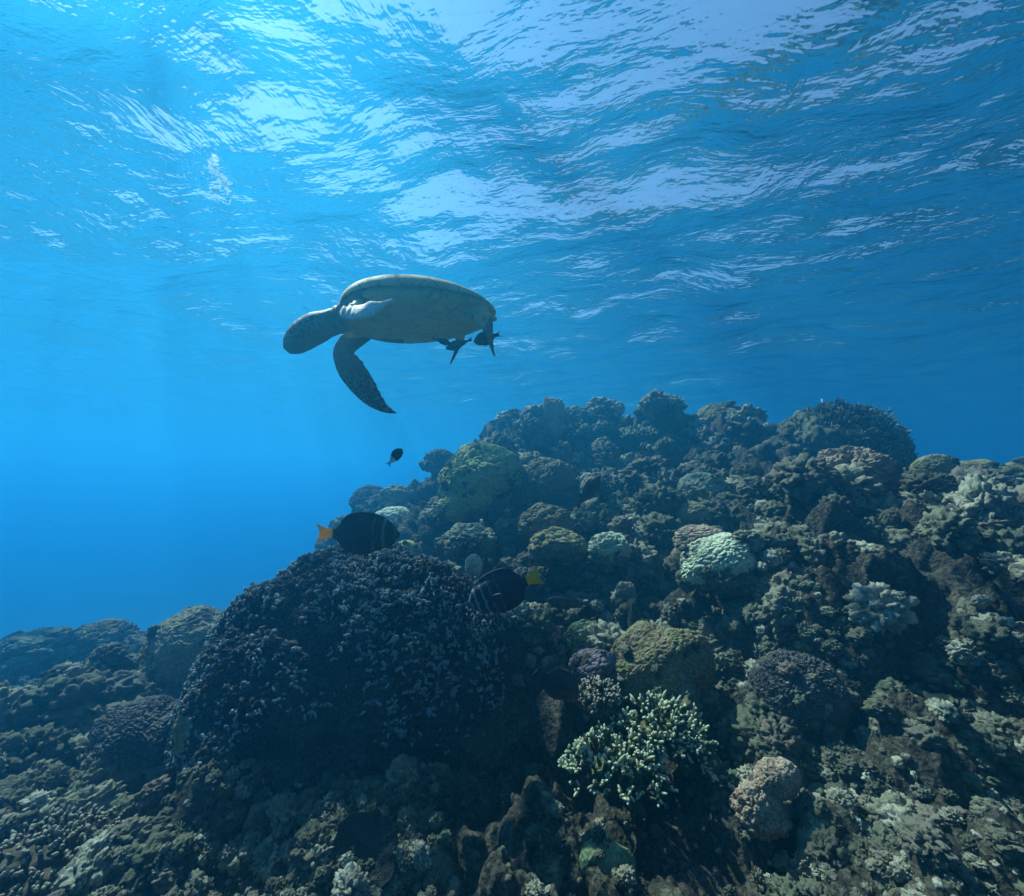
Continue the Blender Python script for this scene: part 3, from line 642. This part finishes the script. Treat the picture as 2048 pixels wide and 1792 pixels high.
def build_turtle():
    n = Vector((-0.04, .07, .99)).normalized(); fx = Vector((-1, .03, .02)); fx = (fx - n * fx.dot(n)).normalized(); ly = n.cross(fx)
    rot = Matrix((fx, ly, n)).transposed(); pos = at(417.5, 314.5, 2.8); ri = rot.inverted()
    def sp(cx, cy, dz):          # a point of the animal given as seen, dz metres behind its middle
        return tuple(ri @ (at(256 + cx * .2734, 256 + cy * .2734, 2.8 + dz) - pos))
    def limb(rows, n_=60, m_=28):
        """rows: seen x, seen y, depth, half width (m), half thickness (m), wide axis as seen (right, down, away)"""
        K = [(*sp(r[0], r[1], r[2]), r[3], r[4], *(ri @ Vector((r[5], r[7], -r[6])))) for r in rows]
        return ell_loft(K, n_, m_)
    prof = lambda X, Y, w: np.sqrt(np.clip(1 - (Y / np.maximum(w, 1e-4)) ** 2, 0, 1))
    along = lambda X: np.clip(1 - ((X - .06) / .56) ** 2, 0, 1) ** .7
    carap_t = lambda X, Y, w: .175 * along(X) * prof(X, Y, w) ** .95 + .004 - .01 * np.clip(-X - .25, 0, 1)
    carap_b = lambda X, Y, w: .10 * along(X) * prof(X, Y, w) - .018 - .01 * np.clip(-X - .25, 0, 1)
    V, Fc = plate_solid(carap_t, carap_b)
    cm, cco = remesh(V, Fc, .009, 5)
    # body: plastron, shoulders, neck, head, flippers, tail as one skin
    pl_t = lambda X, Y, w: .13 * along(X) * prof(X, Y, w) - .012 - .01 * np.clip(-X - .25, 0, 1)
    pl_b = lambda X, Y, w: -.085 * along(X) ** .6 * prof(X, Y, w) ** .55 - .014 - .01 * np.clip(-X - .25, 0, 1)
    parts = [plate_solid(pl_t, pl_b, .93)]
    Yv, Zv = (0, 1, 0), (0, 0, 1)
    # neck and head; wide axis is across the head, towards and away from the viewer
    parts.append(limb([(400, 205, 0, .17, .09, 0, 0, 1), (345, 222, 0, .13, .092, 0, 0, 1), (300, 236, 0, .100, .084, 0, 0, 1), (262, 248, -.01, .092, .088, 0, 0, 1), (228, 260, -.02, .098, .102, 0, 0, 1),
                       (195, 277, -.02, .098, .102, 0, 0, 1), (168, 296, -.03, .090, .098, 0, 0, 1), (148, 313, -.03, .074, .088, 0, 0, 1), (132, 328, -.03, .056, .074, 0, 0, 1), (121, 339, -.03, .036, .052, 0, 0, 1), (113, 348, -.03, .02, .03, 0, 0, 1)], 60, 32))
    # far front flipper, hanging down
    a = (.9, -.35, .25)
    parts.append(limb([(410, 240, .15, .11, .06, 1, 0, 0), (372, 285, .24, .085, .055, .8, .5, .2), (334, 325, .30, .075, .045, .8, .4, .2), (320, 362, .34, .080, .034, 1, .1, .2), (345, 408, .38, .106, .024, *a),
                       (380, 461, .41, .102, .019, *a), (420, 512, .44, .082, .015, *a), (455, 546, .46, .052, .013, .6, -.7, .2), (488, 564, .47, .028, .010, .5, -.8, .2), (516, 573, .48, .006, .006, .5, -.8, .2)], 64, 32))
    # near front flipper, folded back in front of the belly
    b = (.15, -.85, .55)
    parts.append(limb([(430, 160, -.08, .085, .06, .8, .2, 0), (405, 165, -.18, .065, .045, .8, .3, .2), (375, 180, -.30, .050, .034, .6, -.6, .2), (345, 198, -.40, .044, .024, .6, -.8, .1)], 26, 26))
    parts.append(limb([(309, 204, -.42, .016, .014, *b), (322, 204, -.425, .048, .020, *b), (350, 206, -.44, .062, .020, *b), (385, 203, -.46, .070, .018, *b), (420, 194, -.48, .054, .014, .25, -1, .1), (455, 182, -.50, .030, .011, .3, -1, .1), (485, 168, -.52, .017, .009, .3, -1, .1), (503, 159, -.53, .010, .006, .3, -1, .1)], 50, 28))
    # rear flippers and tail
    parts.append(limb([(745, 190, -.05, .07, .05, .7, -.7, 0), (795, 200, -.14, .070, .040, .8, -.5, .2), (830, 225, -.20, .062, .026, .9, -.4, .2), (846, 262, -.23, .040, .015, 1, -.1, .2), (855, 300, -.25, .022, .011, 1, -.1, .2), (864, 337, -.26, .013, .009, 1, -.2, .2), (873, 368, -.27, .005, .006, 1, -.2, .2)], 40, 22))
    parts.append(limb([(690, 235, .12, .09, .05, 1, -.2, 0), (735, 275, .20, .065, .030, 1, -.1, .2), (745, 310, .24, .030, .014, 1, .2, .2), (735, 342, .25, .016, .010, 1, .3, .2), (721, 372, .26, .012, .009, 1, .3, .2), (709, 398, .27, .005, .006, 1, .3, .2)], 36, 20))
    parts.append(ell_loft([(-.42, 0, -.03, .06, .05, *Yv), (-.50, 0, -.05, .035, .03, *Yv), (-.555, 0, -.065, .010, .010, *Yv)], 14, 14))
    V, Fc = merge(parts)
    bm, co = remesh(V, Fc, .0062, 3)
    x, y, z = co.T
    # masks are taken from how the animal is laid out as seen from the front
    ra = np.array(rot); wld = co @ ra.T + np.array(pos); sx = ((wld[:, 0] / wld[:, 1] * F + CX) - 256) / .2734; sy = ((CY - wld[:, 2] / wld[:, 1] * F) - 256) / .2734; dz = wld[:, 1] - 2.8
    neck = np.clip(1 - np.abs(sx - 315) / 60, 0, 1) * (sy < 285) * (sy > 150)
    pit = np.clip(1 - np.hypot(sx - 395, sy - 150) / 60, 0, 1) * (dz < -.05) * (dz > -.33)
    far = (sy > 300) & (sx < 540) & (dz > .18)
    edge = far * np.clip((sx - 300 - (sy - 330) * .62) / 60, 0, 1)
    ns = np.sin(co[:, 0] * 150 + 9 * fbm(co * 9, 2, 32))
    co2 = co + (neck * .006 * np.sin((sx + .35 * sy) * .33 + 4 * fbm(co * 14, 2, 31)) + pit * .006 * ns)[:, None] * np.array([.2, .3, 1]) + (edge * .006 * np.sin(sy * .13 + 3 * np.sin(sy * .05)))[:, None] * (ra.T @ np.array([.8, 0, .4]))
    bm.vertices.foreach_set('co', co2.astype(np.float32).ravel()); bm.update()
    head_m = np.clip((250 - sx) / 40, 0, 1) * np.clip((305 - sy + (170 - sx) * .5) / 25, 0, 1)
    lf = ((dz < -.385) & (sy > 150) & (sx < 530)).astype(float)
    rf = far.astype(float); rear = ((sx > 690) & ((sy > 320) | (sx + sy * .6 > 990) & (dz < -.13))).astype(float)
    skin = np.clip(np.maximum.reduce([np.clip((345 - sx) / 25, 0, 1), rf, rear, pit * 1.5]), 0, 1)
    set_attr(bm, 'scales', np.maximum(head_m, rf * np.clip((sy - 380) / 80, 0, 1)))
    set_attr(bm, 'skin', skin * (1 - lf)); set_attr(bm, 'pale', lf)
    m, nt, out = new_mat('turtle_skin')
    A = lambda n: N(nt, 'ShaderNodeAttribute', attribute_name=n).outputs['Fac']
    col = mixc(nt, ramp(nt, noise(nt, 5, 5, .6), .3, .7), (.58, .53, .22), (.45, .41, .17))
    sk = mixc(nt, ramp(nt, noise(nt, 24, 5, .7), .35, .65), (.13, .12, .075), (.21, .19, .12))
    col = mixc(nt, ramp(nt, vor(nt, 5.2, 'DISTANCE_TO_EDGE'), .0, .025), (.31, .30, .18), col)
    col = mixc(nt, ramp(nt, noise(nt, 14, 6, .75, off=2.2), .52, .66), col, (.20, .20, .12))
    ve = vor(nt, 26, 'DISTANCE_TO_EDGE')
    scale = mixc(nt, ramp(nt, ve, .03, .11), (.36, .34, .23), (.03, .03, .024))
    col = mixc(nt, A('skin'), col, sk); col = mixc(nt, A('scales'), col, scale)
    ve2 = vor(nt, 17, 'DISTANCE_TO_EDGE')
    pl = mixc(nt, ramp(nt, ve2, .0, .07), (.86, .85, .74), (.62, .61, .52))  # near flipper alone is paler: sunlight on it painted into the skin colour
    col = mixc(nt, A('pale'), col, pl)
    col = mixc(nt, ramp(nt, noise(nt, 60, 3, .7), .62, .75), col, (.40, .40, .30))
    bs = N(nt, 'ShaderNodeBsdfPrincipled'); bs.inputs['Roughness'].default_value = .6; bs.inputs['Specular IOR Level'].default_value = .2
    nt.links.new(col, bs.inputs['Base Color'])
    nt.links.new(bump(nt, ve2, .003, .6, bump(nt, noise(nt, 45, 5, .7), .006, .8)), bs.inputs['Normal']); nt.links.new(bs.outputs[0], out.inputs[0])
    m2, nt, out = new_mat('turtle_shell')
    vs = vor(nt, 6.5, 'DISTANCE_TO_EDGE')
    col = mixc(nt, ramp(nt, noise(nt, 7, 6, .65), .35, .65), (.44, .38, .17), (.60, .53, .27)); col = mixc(nt, ramp(nt, vs, 0, .03), (.12, .11, .06), col)
    bs = N(nt, 'ShaderNodeBsdfPrincipled'); bs.inputs['Roughness'].default_value = .65; bs.inputs['Specular IOR Level'].default_value = .2
    nt.links.new(col, bs.inputs['Base Color']); nt.links.new(bump(nt, noise(nt, 30, 5, .7), .006, .7), bs.inputs['Normal']); nt.links.new(bs.outputs[0], out.inputs[0])
    t = link('sea_turtle', bm, m, label='green sea turtle gliding in open water with head lowered and one front flipper hanging', cat='turtle')
    t.matrix_world = Matrix.Translation(pos * TK) @ rot.to_4x4() @ Matrix.Scale(TK, 4)
    link('shell', cm, m2, t)
    md = flat_mat('eye_black', (.01, .01, .01), .15)
    for dz_ in (-.126, .070):
        iv, iF = ico(3); link('eye', mesh_from('eye', iv * np.array([.017, .014, .017]), iF), md, t, loc=sp(163, 292, dz_))
def flat_mat(name, c, rough=.5):
    m, nt, out = new_mat(name); bs = N(nt, 'ShaderNodeBsdfPrincipled'); bs.inputs['Roughness'].default_value = rough
    nt.links.new(mixc(nt, noise(nt, 30, 3), c, tuple(x * .7 for x in c)), bs.inputs['Base Color']); nt.links.new(bs.outputs[0], out.inputs[0]); return m
build_turtle()

# ================================================================== fish
def fish_mat():
    m, nt, out = new_mat('fish_skin')
    a = N(nt, 'ShaderNodeAttribute', attribute_name='Col')
    col = mixc(nt, ramp(nt, noise(nt, 90, 4, .7), .3, .8), a.outputs['Color'], (.5, .5, .5))
    mx = nt.nodes.new('ShaderNodeMix'); mx.data_type = 'RGBA'; mx.inputs[0].default_value = .12; nt.links.new(a.outputs['Color'], mx.inputs[6]); nt.links.new(col, mx.inputs[7])
    bs = N(nt, 'ShaderNodeBsdfPrincipled'); bs.inputs['Roughness'].default_value = .55; bs.inputs['Specular IOR Level'].default_value = .25
    nt.links.new(mx.outputs[2], bs.inputs['Base Color']); nt.links.new(bump(nt, vor(nt, 140), .0012, .6), bs.inputs['Normal'])
    sp_ = N(nt, 'ShaderNodeSeparateColor'); nt.links.new(a.outputs['Color'], sp_.inputs[0])      # thin tail fins let the light through
    tl = N(nt, 'ShaderNodeBsdfTranslucent'); nt.links.new(mx.outputs[2], tl.inputs[0]); f = N(nt, 'ShaderNodeMath', operation='MULTIPLY'); f.inputs[1].default_value = .42
    nt.links.new(ramp(nt, sp_.outputs[0], .55, .6), f.inputs[0]); ms = N(nt, 'ShaderNodeMixShader'); nt.links.new(f.outputs[0], ms.inputs[0])
    nt.links.new(bs.outputs[0], ms.inputs[1]); nt.links.new(tl.outputs[0], ms.inputs[2]); nt.links.new(ms.outputs[0], out.inputs[0]); return m
M['fish'] = fish_mat()
def build_fish(name, label, cat, loc, L, heading, pitch, body, dors, anal, tailh, fork, colour, width=.13, roll=0, group=None, tail_len=.2, pec=True):
    """body/dors/anal: half height of the trunk, fin above and fin below, along t = 0 (snout) .. 1 (tail root), in body lengths"""
    n = 60; tt = np.linspace(0, 1, n); TL = tail_len
    T = np.concatenate([tt * (1 - TL), (1 - TL) + TL * np.linspace(0, 1, 16)[1:]]); m = len(T)
    hb = np.interp(tt, *body); k = np.ones(5) / 5
    def sm(a): b = np.pad(a, 2, 'edge'); return np.convolve(b, k, 'valid')
    hb = sm(hb); up = sm(np.interp(tt, *dors)); dn = sm(np.interp(tt, *anal)); wb = width * np.sqrt(np.clip(np.sin(np.pi * np.clip(tt * .93 + .035, 0, 1)), 0, 1)) * (1 - tt) ** .35 * (1 - .1 * tt)
    tl = np.linspace(0, 1, 16)[1:]; hb = np.concatenate([hb, hb[-1] * (1 - tl)]); wb = np.concatenate([wb, wb[-1] * (1 - tl) * .6 + .002])
    tp = tailh * (.28 + .72 * tl ** 1.1)
    up = np.concatenate([hb[:n] + up, np.maximum(hb[n - 1], tp)]); dn = np.concatenate([hb[:n] + dn, np.maximum(hb[n - 1], tp)])
    K = 22; s = np.linspace(-1, 1, K); rows = []
    for i in range(m):
        z = np.where(s > 0, s * up[i], s * dn[i]); w = wb[i] * np.sqrt(np.clip(1 - (z / max(hb[i], 1e-4)) ** 2, 0, 1)) + .004 * (1 - np.abs(s) ** 6) + .0006
        sw = .035 * np.clip(T[i] - .55, 0, 1) ** 1.5 * 2.0
        tf = max(0, (T[i] - (1 - TL)) / TL)
        x = .5 - T[i] - fork * tf * (s ** 2 - .35) * TL
        rows.append(np.concatenate([np.stack([x + 0 * z, w + sw, z], 1), np.stack([x + 0 * z, -w + sw, z], 1)[::-1]]))
    V = np.concatenate(rows) ; q = 2 * K; J, I = np.meshgrid(np.arange(q), np.arange(m - 1)); J2 = (J + 1) % q
    Q = np.stack([I * q + J, (I + 1) * q + J, (I + 1) * q + J2, I * q + J2], -1).reshape(-1, 4)
    kk = np.arange(K - 1); caps = []
    for r_, fl in ((0, 1), (m - 1, -1)):
        c_ = np.stack([r_ * q + kk, r_ * q + kk + 1, r_ * q + q - 2 - kk, r_ * q + q - 1 - kk], 1); caps.append(c_[:, ::fl])
    tv = np.repeat(T, q); zz = V[:, 2]; edge = np.tile(np.abs(np.concatenate([s, s[::-1]])), m)
    cols = colour(tv, zz / .3, edge)
    parts = [(V, [np.concatenate([Q] + caps)])]; CL = [cols]
    if pec:
        for sd in (1, -1):
            PV, PF = ell_loft([(.20, sd * width * .8, -.03, .018, .004, 0, 0, 1), (.13, sd * (width + .02), -.04, .045, .004, 0, 0, 1), (.05, sd * (width + .04), -.05, .05, .003, 0, 0, 1), (.0, sd * (width + .05), -.055, .02, .002, 0, 0, 1)], 12, 10)
            parts.append((PV, PF)); CL.append(np.repeat(cols[len(cols) // 3:len(cols) // 3 + 1], len(PV), 0))
    V, Fc = merge(parts); me = mesh_from(name, V * L, Fc); set_attr(me, 'Col', np.concatenate(CL))
    o = link(name, me, M['fish'], label=label, cat=cat, group=group)
    # heading: degrees in the picture plane from +x towards depth; pitch: nose up
    o.matrix_world = Matrix.Translation(loc) @ Matrix.Rotation(R(heading), 4, 'Z') @ Matrix.Rotation(R(-pitch), 4, 'Y') @ Matrix.Rotation(R(roll), 4, 'X')
    if L > .1:
        iv, iF = ico(2); md = M.setdefault('fish_eye', flat_mat('fish_eye', (.02, .018, .012), .2))
        we = width * .62
        for sd in (1, -1): link('eye', mesh_from('eye', iv * L * np.array([.019, .010, .019]), iF), md, o, loc=(L * .395, sd * L * we, L * .045))
    return o
def C_(rgb, n): return np.tile(np.array(rgb, float), (n, 1))
def tang_col(tail, stripes=(), dark=(.018, .024, .030), stripe=(.15, .21, .17), bend=.05, w=.013):
    def f(t, z, e):
        c = C_(dark, len(t))
        for s_ in stripes:
            x = t + bend * (z ** 2) + .006 * np.sin(z * 14); c[np.abs(x - s_[0]) < w * s_[1]] = np.array(stripe) * s_[2]
        if tail is not None: k = t > .815; c[k] = tail; c[t > .99] = np.array(tail) * .6 + .25
        return c
    return f
oval = ([0, .04, .12, .25, .45, .65, .8, .92, 1], [.012, .07, .145, .188, .21, .20, .165, .10, .055])
tdors = ([0, .12, .2, .35, .6, .82, .9, .95, 1], [0, 0, .03, .06, .075, .085, .05, .0, 0])
tanal = ([0, .3, .38, .5, .7, .84, .9, .95, 1], [0, 0, .02, .05, .065, .07, .04, 0, 0])
YEL = (1.0, .58, .02)
build_fish('surgeonfish', 'black surgeonfish with yellow tail swimming right just above the great dome coral', 'fish', at(359, 534, 1.95), .385, 8, -2, oval, tdors, tanal, .125, .25,
           tang_col(YEL, [(.20, 1.3, 1.0), (.33, .9, .5), (.05, 1, .5)]), width=.075)
build_fish('surgeonfish', 'black surgeonfish with pale wavy bands and yellow tail nosing down right of the dome', 'fish', at(504, 590, 1.7), .335, 172, -24, oval, tdors, tanal, .125, .15,
           tang_col(YEL, [(.13, 1.3, 1.4), (.24, 1.1, 1.2), (.34, .8, .7), (.45, .7, .5), (.05, 1.4, 1)], bend=.03), width=.075, roll=4)
build_fish('surgeonfish', 'all-black surgeonfish with dark tail nosing down over the shaded rock', 'fish', at(558, 684, 1.7), .235, 14, -36, oval, tdors, tanal, .11, .2, tang_col(None, []), width=.08)
damsel = ([0, .05, .15, .35, .6, .8, 1], [.01, .09, .17, .22, .18, .09, .05])
def damsel_col(t, z, e):
    c = C_((.012, .012, .014), len(t)); k = t > .58; c[k] = (.54, .80, .82); return c
build_fish('damselfish', 'small black fish with white tail in open water under the turtle', 'fish', at(395, 457, 2.2), .118, 25, 50, damsel, ([0, .2, .5, .9, 1], [0, .02, .06, .05, 0]), ([0, .4, .7, .9, 1], [0, 0, .06, .05, 0]), .14, .5, damsel_col, width=.10)
def plain(c1, c2=None, k0=.7):
    def f(t, z, e):
        c = C_(c1, len(t))
        if c2 is not None: c[t > k0] = c2
        return c
    return f
slim = ([0, .05, .15, .35, .6, .8, 1], [.01, .05, .10, .14, .12, .07, .035])
fd = ([0, .2, .3, .6, .9, 1], [0, 0, .035, .045, .03, 0])
build_fish('surgeonfish', 'dark reddish fish just behind the turtle rear flipper, with forked tail', 'fish', at(487, 338, 2.07), .144, 168, -12, oval, tdors, tanal, .13, .7, plain((.045, .022, .025)), width=.08)
build_fish('parrotfish', 'blue-green fish under the rear edge of the turtle', 'fish', at(459, 344, 1.98), .144, 166, -14, slim, fd, fd, .09, .4, plain((.05, .11, .11), (.03, .05, .06), .85), width=.085)
build_fish('surgeonfish', 'little dark red fish tucked against the turtle belly by its rear flipper', 'fish', at(442, 341, 2.03), .099, 10, -14, slim, fd, fd, .10, .5, plain((.07, .03, .025)), width=.085)
build_fish('surgeonfish', 'dark fish mostly hidden behind the turtle shell with its fin showing above it', 'fish', at(450, 288, 2.45), .129, 175, 4, oval, tdors, tanal, .12, .6, plain((.03, .03, .035)), width=.08)
build_fish('wrasse', 'slender dark fish rising over the middle of the slope with a pale-edged tail', 'fish', at(588, 492, 3.1), .33, 12, 52, slim, fd, fd, .12, .7, lambda t, z, e: np.where((t > .95)[:, None], np.array([.30, .32, .18]), np.array([.03, .028, .03])), width=.08)
build_fish('parrotfish', 'dim brown fish lying in the shade right of the banded surgeonfish', 'fish', at(568, 602, 2.5), .27, 176, 2, slim, fd, fd, .08, .2, plain((.045, .03, .03), (.03, .02, .02), .8), width=.09)
build_fish('damselfish', 'small black fish with a raised fin over the pale rubble in the hollow', 'fish', at(590, 613, 2.2), .14, 188, 4, damsel, ([0, .2, .5, .9, 1], [0, .02, .06, .05, 0]), ([0, .4, .7, .9, 1], [0, 0, .06, .05, 0]), .13, .6, plain((.010, .010, .012)), width=.09)
build_fish('damselfish', 'tiny pale yellowish fish at the mouth of the shaded hollow', 'fish', at(483, 524, 3.1), .10, 130, 40, damsel, fd, fd, .11, .3, plain((.30, .31, .20)), width=.09)
build_fish('butterflyfish', 'tiny upright fish with a pale stripe in front of the grey-green knobbly shelf', 'fish', at(437, 553, 3.0), .10, 30, -75, damsel, fd, fd, .10, .3, lambda t, z, e: np.where((np.abs(z) < .18)[:, None], np.array([.40, .36, .15]), np.array([.06, .07, .06])), width=.08)
build_fish('damselfish', 'tiny white fish hovering above the thicket at the right end of the crest', 'fish', at(822, 401, 4.2), .075, 60, 40, damsel, fd, fd, .12, .3, plain((.75, .8, .75)), width=.09)
build_fish('damselfish', 'tiny pale fish in front of the upper right part of the great dome', 'fish', at(393, 640, 1.5), .05, 30, 28, damsel, fd, fd, .10, .3, plain((.32, .36, .40)), width=.08)

def build_specks():
    g = np.random.default_rng(3); iv, iF = ico(1); parts = []
    for _ in range(420):
        d = g.uniform(.5, 3.2) ; px, py = g.uniform(-100, 1124), g.uniform(250, 900); c = np.array(at(px, py, d))
        if c[2] < H(c[0], c[1])[0] + .25: continue
        parts.append((iv * g.uniform(.0004, .0011) * d ** .5 * g.uniform(.6, 1.4, 3) + c, iF))
    V, Fc = merge(parts)
    link('drifting_specks', mesh_from('drifting_specks', V, Fc), M['smooth'], kind='stuff', label='fine pale particles drifting in the water')
build_specks()

def build_glint():  # white translucent blobs modelled in place of a sun glint on the water
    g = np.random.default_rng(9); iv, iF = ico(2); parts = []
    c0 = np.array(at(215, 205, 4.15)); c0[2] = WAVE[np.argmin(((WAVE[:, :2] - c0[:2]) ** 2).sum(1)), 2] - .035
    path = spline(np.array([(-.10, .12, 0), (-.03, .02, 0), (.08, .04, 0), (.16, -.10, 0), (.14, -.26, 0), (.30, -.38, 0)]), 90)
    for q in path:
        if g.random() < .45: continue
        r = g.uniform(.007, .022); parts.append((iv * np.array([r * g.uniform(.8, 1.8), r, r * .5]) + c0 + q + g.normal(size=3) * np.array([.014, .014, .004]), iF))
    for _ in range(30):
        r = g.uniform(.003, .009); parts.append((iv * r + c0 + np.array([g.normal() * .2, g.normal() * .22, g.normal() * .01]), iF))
    V, Fc = merge(parts); m, nt, out = new_mat('painted_glint')
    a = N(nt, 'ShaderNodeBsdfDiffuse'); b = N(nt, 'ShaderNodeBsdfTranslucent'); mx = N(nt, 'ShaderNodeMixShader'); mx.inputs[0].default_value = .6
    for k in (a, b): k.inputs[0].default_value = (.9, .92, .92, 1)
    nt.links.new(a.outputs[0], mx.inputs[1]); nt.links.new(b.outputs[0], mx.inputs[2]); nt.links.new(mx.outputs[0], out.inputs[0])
    link('glint_blobs', mesh_from('glint_blobs', V, Fc), m, kind='stuff', label='small white blobs shaped as a sun glint just under the surface at upper left')
build_glint()
